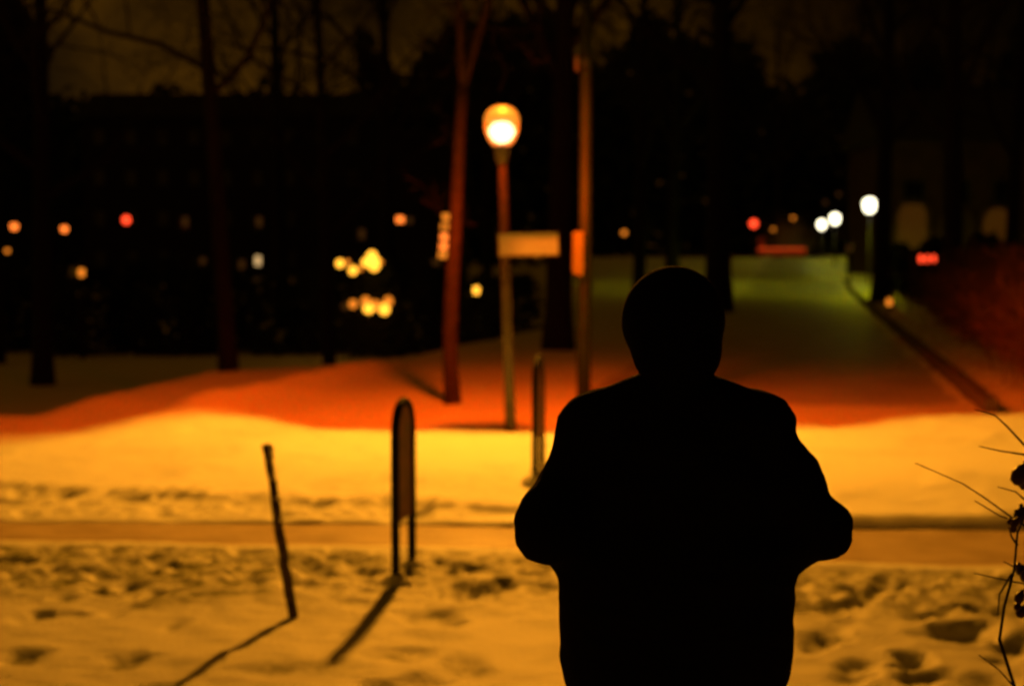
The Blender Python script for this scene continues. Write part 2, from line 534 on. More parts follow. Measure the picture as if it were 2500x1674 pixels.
# kerb along the right edge of the path, stone by stone
kerb = put(empty('kerb', (5.0, 16.0, 0)), kind='structure')
ks = MB().box((0, 0, 0.02), (0.13, 0.97, 0.34)).mesh('kerb_stone', M['granite'])
kd = Vector((12.0, 62.0)).normalized()
for i in range(62):
    s = 0.5 + i * 1.0
    kx, ky = 5.07 + kd.x * s, 16.0 + kd.y * s
    o = add('kerb_stone', ks, kerb, (kx - 5.0, ky - 16.0, Tz(kx - 0.3, ky) - 0.015 + rr.uniform(-0.012, 0.012)),
            (rr.uniform(-.012, .012), rr.uniform(-.03, .03), -math.atan2(kd.x, kd.y) + rr.uniform(-.01, .01)))

# ------------------------------------------------------------------ trees
def limb(mb, p, d, L, r, lvl, rnd, spec):
    n = (7, 5, 4, 3, 3)[lvl]
    seg = (9, 6, 5, 4, 3)[lvl]
    pts, rad = [p.copy()], [r]
    q, dd = p.copy(), d.normalized()
    for i in range(seg):
        wob = (0.05, 0.16, 0.22, 0.28, 0.3)[lvl]
        dd = (dd + Vector((rnd.gauss(0, wob), rnd.gauss(0, wob), rnd.gauss(0, wob) + (0.02, 0.07, 0.05, 0.02, -0.02)[lvl]))).normalized()
        q = q + dd * (L / seg)
        pts.append(q.copy())
        rad.append(max(r * (1 - 0.85 * (i + 1) / seg), 0.0035))
    mb.tube(pts, rad, n, cap=False)
    if lvl >= spec['levels']: return
    k = spec['n'][lvl]
    for j in range(k):
        f = 0.22 + 0.78 * (j + rnd.random()) / k
        idx = min(int(f * seg), seg - 1)
        fr = f * seg - idx
        a = pts[idx].lerp(pts[idx + 1], fr)
        t = (pts[idx + 1] - pts[idx]).normalized()
        o = t.orthogonal().normalized()
        o.rotate(Matrix.Rotation(rnd.uniform(0, 2 * math.pi), 3, t))
        sp = rnd.uniform(0.5, 1.1)
        nd = (t * math.cos(sp) + o * math.sin(sp))
        limb(mb, a, nd, L * rnd.uniform(0.38, 0.62) * (1.1 - 0.35 * f), rad[idx] * rnd.uniform(0.42, 0.62), lvl + 1, rnd, spec)

def tree_data(seed, H, r0, lean, zb, nl, bark, twig, limbL=None, levels=4, n=(0, 7, 6, 4)):
    rnd = random.Random(seed)
    tr = MB()
    pts, rad = [], []
    K = 14
    ph = rnd.uniform(0, 6)
    for i in range(K + 1):
        f = i / K
        pts.append(Vector((lean[0] * f + 0.05 * math.sin(3.1 * f * 2 + ph) * f, lean[1] * f + 0.05 * math.cos(4 * f + ph) * f, -0.25 + (H + 0.25) * f)))
        rad.append(r0 * (1.35 if i == 0 else 1.0) * (1 - 0.82 * f ** 1.2))
    tr.tube(pts, rad, 12)
    cw = MB()
    spec = dict(levels=levels, n=n)
    for j in range(nl):
        f = zb / H + (1 - zb / H) * (j + rnd.random()) / nl
        i = min(int(f * K), K - 1)
        a = pts[i].lerp(pts[i + 1], f * K - i)
        az = j * 2.4 + rnd.uniform(-.5, .5)
        el = rnd.uniform(0.35, 0.95)
        d = Vector((math.cos(az) * math.cos(el), math.sin(az) * math.cos(el), math.sin(el)))
        L = (limbL or H * 0.42) * (1.15 - 0.6 * f) * rnd.uniform(0.8, 1.15)
        limb(cw, a, d, L, max(rad[i] * 0.5, 0.02), 1, rnd, spec)
    return tr.mesh('trunk', bark, True), cw.mesh('crown', twig, False)

def tree(name, data, loc, label, group='bare winter trees', rz=0.0, s=1.0):
    e = empty(name, loc, rz)
    e.scale = (s, s, s)
    put(e, label, 'tree', group)
    add('trunk', data[0], e)
    add('crown', data[1], e)
    return e

def on(px, d):
    x = (px - 1250) / FPX * d
    return Vector((x, d, Tz(x, d)))

big = tree_data(3, 13.0, 0.145, (-0.75, 0.2), 4.2, 13, M['bark'], M['twig'])
tree('bare_tree', big, on(560, 23.5), 'thick dark bare tree leaning left in front of the apartment block')

# slim tree beside the globe lamp, forked
def slim_tree():
    d = 17.3
    b = G(1105, 985)
    def q(px, py): 
        v = P(px, py, d); return v - b
    tr = MB()
    pts = [Vector((0, 0, -0.25)), Vector((0, 0, 0.05)), q(1100, 900), q(1099, 800), q(1106, 650), q(1114, 500), q(1122, 330), q(1130, 210)]
    tr.tube(pts, [0.125, 0.105, 0.090, 0.084, 0.080, 0.074, 0.066, 0.062], 12)
    f1 = [q(1130, 215), q(1124, 120), q(1120, 0), q(1112, -260), q(1135, -520)]
    f2 = [q(1130, 215), q(1150, 150), q(1192, 0), q(1240, -240), q(1250, -480)]
    tr.tube(f1, [0.046, 0.042, 0.038, 0.026, 0.008], 9)
    tr.tube(f2, [0.050, 0.044, 0.040, 0.027, 0.008], 9)
    cw = MB()
    rnd = random.Random(12)
    spec = dict(levels=4, n=(0, 0, 5, 4))
    for f in (f1, f2):
        for k in range(9):
            i = rnd.randrange(1, 4)
            a = f[i].lerp(f[i + 1], rnd.random())
            az = rnd.uniform(0, 6.28)
            limb(cw, a, Vector((math.cos(az), math.sin(az), 0.8)), rnd.uniform(0.8, 1.6), 0.014, 2, rnd, spec)
    for py in (430, 620):
        limb(cw, q(1118, py), Vector((rnd.uniform(-1, 1), rnd.uniform(-.5, 1), 0.7)), 0.9, 0.012, 2, rnd, spec)
    e = put(empty('slim_tree', b), 'slim forked bare tree lit red beside the glowing globe lamp', 'tree', 'bare winter trees')
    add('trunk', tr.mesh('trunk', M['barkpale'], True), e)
    add('crown', cw.mesh('crown', M['twig']), e)
slim_tree()

dA = tree_data(21, 14.0, 0.22, (0.3, 0.1), 3.6, 15, M['bark'], M['twig'])
dB = tree_data(22, 11.0, 0.14, (-0.2, 0.3), 3.0, 14, M['bark'], M['twig'])
dC = tree_data(23, 16.0, 0.30, (0.1, -0.3), 4.5, 16, M['bark'], M['twig'])
bg_trees = [
    (805, 30, dB, 0.4, 1.0, 'thin bare tree standing between the thick leaning tree and the globe lamp'),
    (1362, 27, dC, 1.0, 0.85, 'thick dark bare tree trunk just left of the tall street lamp pole'),
    (1752, 46, dC, 2.2, 1.35, 'broad old tree trunk beside the far path, just right of the person\'s head'),
    (955, 42, dA, 3.1, 1.05, 'dark bare tree behind the slim red-lit tree'),
    (100, 30, dA, 0.9, 0.95, 'dark bare tree at the far left edge of the park'),
    (690, 52, dC, 4.0, 1.0, 'tall bare tree in front of the apartment block\'s right half'),
    (1560, 62, dA, 5.0, 1.3, 'bare tree far behind the person\'s head, left of the path'),
    (1190, 48, dB, 2.7, 1.3, 'bare tree deep in the dark behind the street name sign'),
    (2082, 90, dC, 1.6, 1.0, 'bare tree by the path between the largest and the smaller white lamps'),
    (2330, 34, dA, 2.0, 1.05, 'dark bare tree rising behind the hedge at the right edge'),
    (2150, 50, dC, 0.2, 1.0, 'dark bare tree between the hedge and the house with arches'),
    (1640, 80, dC, 0.7, 1.25, 'distant bare tree standing left of the red barrier'),
    (1900, 134, dC, 3.7, 1.3, 'bare tree beyond the red barrier at the path\'s end'),
    (2460, 46, dB, 3.9, 1.5, 'bare tree in front of the house at the far right'),
]
for px, d, dat, rz, s, lab in bg_trees:
    tree('bare_tree', dat, on(px, d), lab, rz=rz, s=s)

# dense evergreens against the sky at the left
def evergreen(name, px, d, top, rx, seed, label, z0=0.12):
    b = on(px, d)
    H = top - b.z
    rnd = random.Random(seed)
    e = put(empty(name, b), label, 'tree', 'dense evergreens')
    MB().tube([(0, 0, -0.3), (0, 0, H * 0.5), (0.1, 0, H * 0.9)], [0.22, 0.16, 0.03], 9).build('trunk', M['bark'], e, smooth=True)
    cr_ = MB()
    for i in range(5200):
        u = rnd.random()
        az = rnd.uniform(0, 6.283)
        rr_ = rx * math.sqrt(max(0.0, 1 - (1.9 * u - 0.9) ** 2)) * (0.72 + 0.28 * math.sin(az * 3 + u * 9 + seed)) * rnd.uniform(0.55, 1.0) ** 0.5
        c = Vector((rr_ * math.cos(az), rr_ * math.sin(az), H * (z0 + (0.98 - z0) * u) + rnd.uniform(-.25, .25)))
        a = Vector((rnd.gauss(0, 1), rnd.gauss(0, 1), rnd.gauss(0, 1))).normalized()
        bb = a.orthogonal().normalized()
        s = rnd.uniform(0.10, 0.26)
        n = len(cr_.V)
        for v in (c - a * s, c + bb * s * 0.45, c + a * s, c - bb * s * 0.45):
            cr_.V.append(tuple(v))
        cr_.F.append((n, n + 1, n + 2, n + 3))
    cr_.build('crown', M['leaf'], e)
evergreen('evergreen_tree', 85, 58, P(85, 222, 58).z, 1.9, 4, 'dark round evergreen left of the apartment block, level with its roof')
evergreen('evergreen_tree', -10, 36, P(0, -60, 36).z, 1.15, 9, 'tall dark evergreen cut off by the top left corner', 0.66)

# dark hedge of evergreen shrubs on the low ground at the left
def shrub_mass(seed, H, rx):
    rnd = random.Random(seed)
    mb = MB()
    for i in range(1500):
        az = rnd.uniform(0, 6.283)
        u = rnd.random()
        r_ = rx * (1 - 0.55 * u * u) * rnd.random() ** 0.4 * (0.85 + 0.15 * math.sin(az * 4 + u * 5))
        c_ = Vector((r_ * math.cos(az), r_ * math.sin(az) * 0.7, H * u + rnd.gauss(0, .05)))
        a = Vector((rnd.gauss(0, 1), rnd.gauss(0, 1), rnd.gauss(0, 1))).normalized()
        q = a.orthogonal().normalized()
        s_ = rnd.uniform(0.05, 0.14)
        n = len(mb.V)
        for v_ in (c_ - a * s_, c_ + q * s_ * .5, c_ + a * s_, c_ - q * s_ * .5): mb.V.append(tuple(v_))
        mb.F.append((n, n + 1, n + 2, n + 3))
    return mb.mesh('foliage', M['leaf'])
sm_ = [shrub_mass(60 + k, 2.0, 0.95) for k in range(3)]
ordn = ['first', 'second', 'third', 'fourth', 'fifth', 'sixth', 'seventh', 'eighth', 'ninth', 'tenth', 'eleventh', 'twelfth', 'thirteenth', 'fourteenth', 'fifteenth', 'sixteenth']
for i in range(16):
    b = on(-20 + i * 86, 40 + 1.2 * math.sin(i * 2.1))
    e = put(empty('evergreen_shrub', b, i * 1.3), '%s dark evergreen shrub from the left in the low hedge behind the red snow' % ordn[i], 'shrub', 'low dark hedge')
    k = 1.10 + 0.10 * math.sin(i * 5.3)
    e.scale = (k, k, k)
    add('foliage', sm_[i % 3], e)
    MB().tube([(0, 0, -0.2), (0.03, 0, 0.7)], [0.05, 0.03], 7).build('stem', M['bark'], e)

for i in range(14):
    d_ = 31 + i * 3.0
    x_ = float(xr(d_)) + 2.3 + 0.3 * math.sin(i * 3.3)
    e = put(empty('evergreen_shrub', (x_, d_, Tz(x_, d_)), i * 2.1), '%s nearest dark evergreen shrub in the row right of the far path' % ordn[i], 'shrub', 'dark shrubs right of the far path')
    k = 0.88 + 0.12 * math.sin(i * 4.1)
    e.scale = (k * 1.15, k * 1.15, k)
    add('foliage', sm_[(i + 1) % 3], e)
    MB().tube([(0, 0, -0.2), (0.03, 0, 0.7)], [0.05, 0.03], 7).build('stem', M['bark'], e)

# far-off wood that closes the view
def far_wood():
    rnd = random.Random(77)
    mb = MB()
    for i in range(30000):
        px = rnd.uniform(-500, 3100)
        d = rnd.uniform(146, 168)
        ytop = 300 if px < 880 else 130 - 90 * math.sin((px - 880) / 260.0) * 0.5 + 50 * math.sin(px / 71.0)
        ytop += 40 * math.sin(px / 37.0) + rnd.gauss(0, 25)
        b = on(px, d)
        ht = max(P(px, ytop, d).z - b.z, 3.0)
        z = ht * rnd.random() ** 0.85
        c_ = b + Vector((0, 0, z))
        a = Vector((rnd.gauss(0, 1), rnd.gauss(0, .6), rnd.gauss(0, 1))).normalized()
        q = a.orthogonal().normalized()
        s_ = rnd.uniform(0.5, 1.35)
        n = len(mb.V)
        for v_ in (c_ - a * s_, c_ + q * s_ * .55, c_ + a * s_, c_ - q * s_ * .55): mb.V.append(tuple(v_))
        mb.F.append((n, n + 1, n + 2, n + 3))
    return put(mb.build('far_wood', M['leaf']), 'dark far-off wood closing the view behind the park', 'wood', kind='stuff')
far_wood()

# ------------------------------------------------------------------ lamps
def globe_lamp(name, base, H, lean, label, glowm, corem, capm, power, col, group, s=1.0, front=1.0, g=1.0, up=0.05):
    gs = lambda pr: [(a * g, b * g) for a, b in pr]
    e = put(empty(name, base), label, 'lamp', group)
    top = Vector((lean[0], lean[1], H))
    pl = MB()
    pl.tube([(0, 0, -0.3), (0, 0, 0.0), top * 0.28, top], [0.056 * s, 0.056 * s, 0.050 * s, 0.040 * s], 14)
    pl.build('pole', M['pole'], e, smooth=True)
    MB().lathe([(0.040 * s, -0.16), (0.062 * s, -0.10), (0.078 * s, -0.02), (0.085 * s, 0.012), (0.06 * s, 0.02)], 20, top).build('collar', M['pole'], e, smooth=True)
    MB().lathe(gs([(0.075, 0.015), (0.105, 0.035), (0.145, 0.09), (0.172, 0.16), (0.180, 0.22), (0.176, 0.27), (0.160, 0.285)]), 28, top).build('globe', glowm, e, smooth=True)
    MB().lathe(gs([(0.181, 0.272), (0.186, 0.285), (0.176, 0.33), (0.145, 0.385), (0.095, 0.42), (0.04, 0.435), (0.004, 0.437)]), 28, top).build('globe_cap', capm, e, smooth=True)
    MB().lathe(gs([(0.03, 0.05), (0.085, 0.075), (0.130, 0.14), (0.132, 0.19), (0.085, 0.25), (0.02, 0.262)]), 20, top).build('bulb', corem, e, smooth=True)
    if power:
        ld = bpy.data.lights.new('lamp_light', 'POINT')
        ld.energy = power
        ld.color = col
        ld.shadow_soft_size = 0.19 * g
        photometry(ld, 0.36, up, front)
        lo = bpy.data.objects.new('lamp_light', ld)
        COL.objects.link(lo)
        lo.parent = e
        lo.location = top + Vector((0, 0, 0.22 * g))
    return e

gb = G(1247, 1052)
gt = P(1225, 360, gb.y)
GL = globe_lamp('globe_lamp', gb, gt.z - gb.z, (gt.x - gb.x, 0), 'park lamp with glowing orange globe on a slim pole with a street sign',
                M['g_globe'], M['g_core'], M['g_cap'], GLOBE_W, GLOBE_COL, 'globe lamps', front=0.06, up=0.035, g=0.9)

# whitish lamps further along the path
for px, py, d, lab, pw in ((2120, 520, 70, 'largest white glowing globe lamp along the right side of the far path', WHITE_W),
                           (2036, 548, 95, 'right one of two small white globe lamps far down the path', WHITE_W * 0.25),
                           (2004, 560, 112, 'left one of two small white globe lamps far down the path', WHITE_W * 0.3)):
    b = on(px, d)
    globe_lamp('globe_lamp', b, P(px, py, d).z - b.z, (0.0, 0), lab, M['g_white'], M['g_white'], M['g_white'], pw, WHITE_COL, 'globe lamps', g=1.55)

# tall street lamp, its head over the snow just above the frame
pb = G(1425, 1008)
st = put(empty('street_lamp', pb), 'tall brown street lamp pole rising out of the top of the picture', 'lamp')
HZ = 4.38
head = Vector((0.0, 14.40, HZ))
MB().tube([(0, 0, -0.3), (0, 0, 0.9), (0.01, 0, 0.93), (0.02, 0, 4.80)], [0.076, 0.076, 0.070, 0.058], 20).build('pole', M['polebrown'], st, smooth=True)
hl = head - pb
MB().tube([(0.02, 0, 4.74), (-0.03, -0.08, 4.86), (hl.x * 0.4, hl.y * 0.4, 4.84), (hl.x * 0.9, hl.y * 0.88, 4.66)], [0.045, 0.042, 0.036, 0.032], 12).build('arm', M['polebrown'], st, smooth=True)
hd = MB()
rot = Matrix.Rotation(math.atan2(hl.x, -hl.y), 3, 'Z')
hd.box((hl.x, hl.y, HZ + 0.24), (0.26, 0.62, 0.14), rot)
hd.box((hl.x, hl.y, HZ + 0.325), (0.18, 0.46, 0.05), rot)
hdo = hd.build('lamp_head', M['steel'], st)
MB().box((hl.x, hl.y, HZ + 0.160), (0.19, 0.40, 0.03), rot).build('lens', M['g_lens'], hdo)
MB().tube([(0.016, 0, 3.66), (0.016, 0, 3.74)], 0.074, 18).build('clamp', M['polebrown'], st)
MB().box((-0.085, -0.02, 3.70), (0.03, 0.06, 0.15)).build('bracket', M['pole'], st)
MB().box((0, -0.074, 0.62), (0.07, 0.02, 0.34)).build('service_door', M['polebrown'], st)
ld = bpy.data.lights.new('lamp_light', 'POINT')
ld.energy = STREET_W
ld.color = STREET_COL
ld.shadow_soft_size = 0.12
ld.use_nodes = True
lt = ld.node_tree
em = lt.nodes['Emission']
tcn = lt.nodes.new('ShaderNodeTexCoord')
sx = lt.nodes.new('ShaderNodeSeparateXYZ')
lt.links.new(tcn.outputs['Normal'], sx.inputs[0])
def mth(op, a, b=None, c=None, clamp=False):
    n = lt.nodes.new('ShaderNodeMath')
    n.operation = op
    n.use_clamp = clamp
    for i, v in enumerate((a, b, c)):
        if v is None: continue
        if isinstance(v, (int, float)): n.inputs[i].default_value = v
        else: lt.links.new(v, n.inputs[i])
    return n.outputs[0]
# luminaire distribution: throws forward and sideways, sharp cut-off behind the pole side
dz = mth('MAXIMUM', mth('MULTIPLY', sx.outputs['Z'], -1.0), 0.02)
u = mth('DIVIDE', sx.outputs['X'], dz)
v = mth('DIVIDE', sx.outputs['Y'], dz)
ua = mth('ABSOLUTE', u)
kk = mth('ADD', 0.32, mth('MULTIPLY', mth('LESS_THAN', u, 0.0), 0.80))
lf = mth('MAXIMUM', mth('SUBTRACT', mth('MULTIPLY', u, -1.0), 0.64), 0.0)
cut = mth('MINIMUM', mth('ADD', mth('MULTIPLY', mth('POWER', ua, 3.0), kk), 0.046), 0.36)
cut = mth('SUBTRACT', cut, mth('MULTIPLY', lf, 0.55))
wd_ = mth('ADD', 0.06, mth('MULTIPLY', lf, 0.9))
edge = mth('DIVIDE', mth('SUBTRACT', cut, v), wd_)
edge = mth('MAXIMUM', mth('MINIMUM', edge, 1.0), 0.0)
down = mth('GREATER_THAN', mth('MULTIPLY', sx.outputs['Z'], -1.0), 0.02)
spread = mth('SUBTRACT', 1.28, mth('MULTIPLY', dz, 0.56))
# red back-spill added by lamp colour, weaker past the cut-off, fading towards the horizontal
fade = mth('MULTIPLY', mth('MAXIMUM', mth('MINIMUM', mth('DIVIDE', mth('SUBTRACT', dz, 0.28), 0.42), 1.0), 0.035), 0.42)
fmix = mth('ADD', mth('MULTIPLY', edge, spread), mth('MULTIPLY', mth('SUBTRACT', 1.0, edge), fade))
lt.links.new(mth('MULTIPLY', fmix, down), em.inputs['Strength'])
cmix = lt.nodes.new('ShaderNodeMixRGB')
cmix.inputs['Color1'].default_value = (1.0, 0.068 / 0.335, 0.0, 1)
cmix.inputs['Color2'].default_value = (1, 1, 1, 1)
lt.links.new(edge, cmix.inputs['Fac'])
lt.links.new(cmix.outputs[0], em.inputs['Color'])
lo = bpy.data.objects.new('lamp_light', ld)
COL.objects.link(lo)
lo.parent = st
lo.location = hl

# ------------------------------------------------------------------ signs
sd = gb.y - 0.07
c = P(1290, 597, sd)
sg = put(empty('street_name_sign', c), 'rectangular street name plate fixed to the globe lamp pole', 'sign')
sg.rotation_euler = (R(-6), R(-1.2), R(6))
MB().box((0, 0, 0), (0.585, 0.018, 0.225)).build('plate', M['white'], sg)
rim = MB()
for s_ in (-1, 1):
    rim.box((0, -0.012, s_ * 0.108), (0.585, 0.006, 0.009)); rim.box((s_ * 0.288, -0.012, 0), (0.009, 0.006, 0.207))
rim.build('border', M['ink'], sg)
for z_ in (0.06, -0.06): MB().box((-0.20, 0.03, z_), (0.14, 0.05, 0.03)).build('clip', M['steel'], sg)

c = P(1411, 620, pb.y - 0.02)
rs = put(empty('pole_sign', c), 'narrow orange sign plate seen edge-on on the tall pole\'s left side', 'sign')
rs.rotation_euler = (0, 0, R(-70))
MB().prism([(-0.13, -0.20), (0.10, -0.235), (0.13, -0.20), (0.13, 0.235), (-0.13, 0.235)], -0.006, 0.006).build('plate', M['redsign'], rs)
for z_ in (0.12, -0.12): MB().box((0.05, 0.03, z_), (0.05, 0.05, 0.03)).build('clip', M['steel'], rs)

# ------------------------------------------------------------------ hoop bollards and stake
def hoop(base_l, base_r, H, label, seed):
    bl, br = Vector(base_l), Vector(base_r)
    mid = (bl + br) / 2
    e = put(empty('hoop_bollard', mid), label, 'bollard', 'hoop bollards')
    ax = (br - bl); wd = ax.length; ax.normalize()
    pts = [bl - mid - Vector((0, 0, 0.3))]
    rr_ = wd / 2
    hz = H - rr_ * 0.8
    pts.append(bl - mid + Vector((0, 0, hz)))
    for k in range(1, 12):
        a = math.pi * k / 12
        pts.append(-ax * rr_ * math.cos(a) + Vector((0, 0, hz + rr_ * 0.8 * math.sin(a))))
    pts.append(br - mid + Vector((0, 0, hz)))
    pts.append(br - mid - Vector((0, 0, 0.3)))
    MB().tube(pts, 0.024, 14).build('hoop_tube', M['darkpaint'], e, smooth=True)
    pn = MB()
    out = []
    for k in range(0, 13):
        a = math.pi * k / 12
        out.append((-(rr_ - 0.028) * math.cos(a), hz + (rr_ * 0.8 - 0.028) * math.sin(a)))
    out += [(rr_ - 0.028, H * 0.33), (-(rr_ - 0.028), H * 0.33)]
    pn.prism(out, -0.006, 0.006)
    pn.build('infill_panel', M['panelred'], e, rot=(0, 0, math.atan2(ax.y, ax.x)))
    rnd = random.Random(seed)
    for b in (bl, br):
        sn = MB()
        prof = [(0.10, -0.08), (0.085, 0.01), (0.05, 0.045), (0.028, 0.06)]
        sn.lathe([(r * rnd.uniform(.85, 1.15), z) for r, z in prof], 14, b - mid)
        sn.build('snow_collar', M['snowcap'], e, smooth=True)
    return e

hoop(G(966, 1425, -0.1), G(1006, 1388, -0.1), 0.985, 'near dark hoop bollard with red infill panel on the trampled snow', 1)
hoop(G(1306, 1172, 0.02), G(1323, 1150, 0.02), 0.90, 'far dark hoop bollard beside the person\'s left elbow', 2)

sb = G(713, 1498, -0.1)
stt = P(651, 1085, sb.y - 0.02)
sk = put(empty('wooden_stake', sb), 'thin leaning wooden stake stuck in the snow, throwing a long shadow', 'stake')
rnd = random.Random(3)
pts, rad = [], []
vt = stt - sb
for k in range(-2, 15):
    f = k / 14
    pts.append(vt * f + Vector((rnd.gauss(0, .003), rnd.gauss(0, .003), 0)))
    rad.append(0.026 - 0.006 * f + rnd.uniform(-.002, .002))
MB().tube(pts, rad, 9).build('shaft', M['wood'], sk, smooth=True)
sn = MB()
for k in range(16):
    f = 0.55 + 0.45 * rnd.random()
    p = vt * f + Vector((0.012 + rnd.uniform(0, .012), rnd.uniform(-.02, -.008), 0))
    sn.lathe([(0.002, -0.014), (0.010, -0.006), (0.011, 0.004), (0.003, 0.012)], 7, p)
sn.build('frozen_snow', M['snowcap'], sk, smooth=True)['kind'] = 'stuff'

# ------------------------------------------------------------------ hedge along the kerb
def shrub_data(seed, H, n):
    rnd = random.Random(seed)
    mb = MB()
    spec = dict(levels=4, n=(0, 0, 6, 5))
    for i in range(n):
        az = rnd.uniform(0, 6.283)
        a = Vector((rnd.gauss(0, .30), rnd.gauss(0, .30), -0.05))
        d = Vector((math.cos(az) * 0.45, math.sin(az) * 0.45, 1))
        limb(mb, a, d, H * rnd.uniform(0.7, 1.1), 0.009, 2, rnd, spec)
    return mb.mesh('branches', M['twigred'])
hs = [shrub_data(40 + k, 1.35, 26) for k in range(3)]
hn = ['nearest', 'second', 'third', 'fourth', 'fifth', 'sixth', 'seventh', 'eighth', 'ninth', 'tenth', 'eleventh', 'twelfth', 'thirteenth', 'fourteenth']
for i in range(14):
    s = 0.2 + i * 1.05 + i * i * 0.02
    hx = 5.0 + kd.x * s + 1.35 + 0.1 * rr.uniform(-1, 1)
    hy = 16.0 + kd.y * s
    e = put(empty('hedge_shrub', (hx, hy, Tz(hx, hy)), rr.uniform(0, 6)), '%s bare twiggy shrub from the front of the hedge beside the kerb' % hn[i], 'shrub', 'bare hedge shrubs')
    k = rr.uniform(0.85, 1.15); e.scale = (k, k, k)
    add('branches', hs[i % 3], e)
    MB().tube([(0, 0, -0.1), (0.02, 0, 0.12)], [0.05, 0.035], 8).build('stem', M['bark'], e)

# ------------------------------------------------------------------ rose bush at the right edge, close to the camera
RD = 3.45
rb_base = Vector((1.42, RD + 0.05, -0.1))
rb = put(empty('rose_bush', rb_base), 'near thorny bush with thin arching twigs and dark hips at the right edge', 'shrub')
def RP(px, py, dd=0.0): return P(px, py, RD + dd) - rb_base
stem = MB()
stems = [[(0, 0, -0.1), (0.02, 0, 0.2), RP(2620, 1500), RP(2560, 1290), RP(2525, 1160), RP(2560, 980)],
         [(0.03, 0.05, -0.1), (0.10, 0.05, 0.3), RP(2680, 1400, .1), RP(2600, 1200, .15), RP(2540, 1020, .1), RP(2590, 860, .1)],
         [(-0.03, -0.04, -0.1), (-0.03, -0.05, 0.12), RP(2440, 1560, -.1), RP(2452, 1480, -.1), RP(2476, 1390, -.08), RP(2484, 1300, -.05), RP(2520, 1220, 0)]]
for s_ in stems:
    stem.tube([Vector(q) for q in s_], [0.011 - 0.0015 * i for i in range(len(s_))] if len(s_) < 7 else [0.005, .0045, .0038, .0034, .003, .0026, .002], 8)
stem.build('stem', M['twig'], rb, smooth=True)
twigs = [[(2530, 1300), (2505, 1285), (2470, 1262), (2400, 1212), (2350, 1180), (2235, 1130)],
         [(2530, 1116), (2500, 1109), (2440, 1100), (2390, 1089)],
         [(2530, 1298), (2500, 1280), (2440, 1258), (2380, 1222)],
         [(2535, 1125), (2500, 1085), (2458, 1040), (2430, 1014), (2380, 1000)],
         [(2530, 1240), (2505, 1222), (2480, 1200), (2436, 1188)],
         [(2530, 1435), (2500, 1424), (2440, 1412), (2378, 1398)],
         [(2540, 1420), (2500, 1396), (2450, 1370)],
         [(2530, 1725), (2480, 1680), (2440, 1635), (2390, 1598)],
         [(2484, 1330), (2470, 1310), (2462, 1285)],
         [(2470, 1400), (2440, 1450), (2436, 1500)]]
for tw in twigs:
    n = len(tw)
    MB().tube([RP(a, b, 0.02 * math.sin(i)) for i, (a, b) in enumerate(tw)], [0.0032 - 0.0020 * i / (n - 1) for i in range(n)], 6).build('twig', M['twig'], rb)
hip = MB().lathe([(0.002, -0.013), (0.008, -0.010), (0.011, 0), (0.008, 0.010), (0.004, 0.014), (0.005, 0.018)], 10).mesh('rose_hip', M['hip'], True)
for px, py, k in ((2490, 1160, 1.9), (2500, 1176, 1.5), (2486, 1262, 1.0), (2478, 1276, .9), (2496, 1250, 1.1), (2474, 1290, .8), (2494, 1392, 1.3), (2503, 1405, 1.2),
                  (2489, 1458, 1.1), (2496, 1492, 1.3), (2484, 1480, .8), (2466, 1272, .7)):
    o = add('rose_hip', hip, rb, RP(px, py, rr.uniform(-.02, .02)), (rr.uniform(-.8, .8), rr.uniform(-.8, .8), 0))
    o.scale = (k, k, k)

# ------------------------------------------------------------------ apartment block at the left
AD = 100.0
ax0, ax1 = P(195, 0, AD).x, P(900, 0, AD).x
az0 = Tz((ax0 + ax1) / 2, AD + 4) - 0.3
atop = P(300, 224, AD).z
ab = put(empty('apartment_block', ((ax0 + ax1) / 2, AD, az0)), 'dark apartment block with a few dimly lit windows behind the left trees', 'building')
Wd, Hh = ax1 - ax0, atop - az0
MB().box((0, 5.0, (Hh - 1.6) / 2), (Wd, 10, Hh - 1.6)).build('wall', M['brick'], ab)
rf = MB()
zt = Hh - 1.6
n0 = [(-Wd / 2 - .3, -.3, zt), (Wd / 2 + .3, -.3, zt), (Wd / 2 + .3, 10.3, zt), (-Wd / 2 - .3, 10.3, zt), (-Wd / 2 + .3, 1.2, Hh), (Wd / 2 - .3, 1.2, Hh), (Wd / 2 - .3, 8.8, Hh), (-Wd / 2 + .3, 8.8, Hh)]
rf.V = n0; rf.F = [(3, 2, 1, 0), (4, 5, 6, 7), (0, 1, 5, 4), (1, 2, 6, 5), (2, 3, 7, 6), (3, 0, 4, 7)]
rf.build('roof', M['roof'], ab)
fr = MB()
for s_ in (-1, 1):
    fr.box((s_ * 0.36, 0, 0), (0.08, 0.1, 1.06)); fr.box((0, 0, s_ * 0.49), (0.64, 0.1, 0.08))
fr = fr.mesh('window', M['frame'])
pn_d = MB().box((0, 0.02, 0), (0.64, 0.03, 0.90)).mesh('pane', M['pane'])
lit = {}
for nm, key in (('w', 'g_win'), ('d', 'g_dim'), ('a', 'g_amberdim')):
    lit[nm] = MB().box((0.08, -0.005, 0.1), (0.36, 0.02, 0.62)).mesh('lit_pane', M[key])
want = {'w': [(627, 640)], 'd': [(450, 545), (630, 545), (493, 645), (588, 650), (900, 575)]}
done = []
def window(x, z, me):
    o = add('window', fr, ab, (x, -0.05, z))
    add('pane', pn_d, o)
    if me is not pn_d: add('lit_pane', me, o)
for k, L in want.items():
    for px, py in L:
        q = P(px, py, AD)
        x, z = q.x - (ax0 + ax1) / 2, q.z - az0
        x = max(-Wd / 2 + .6, min(Wd / 2 - .6, x))
        window(x, z, lit[k]); done.append((x, z))
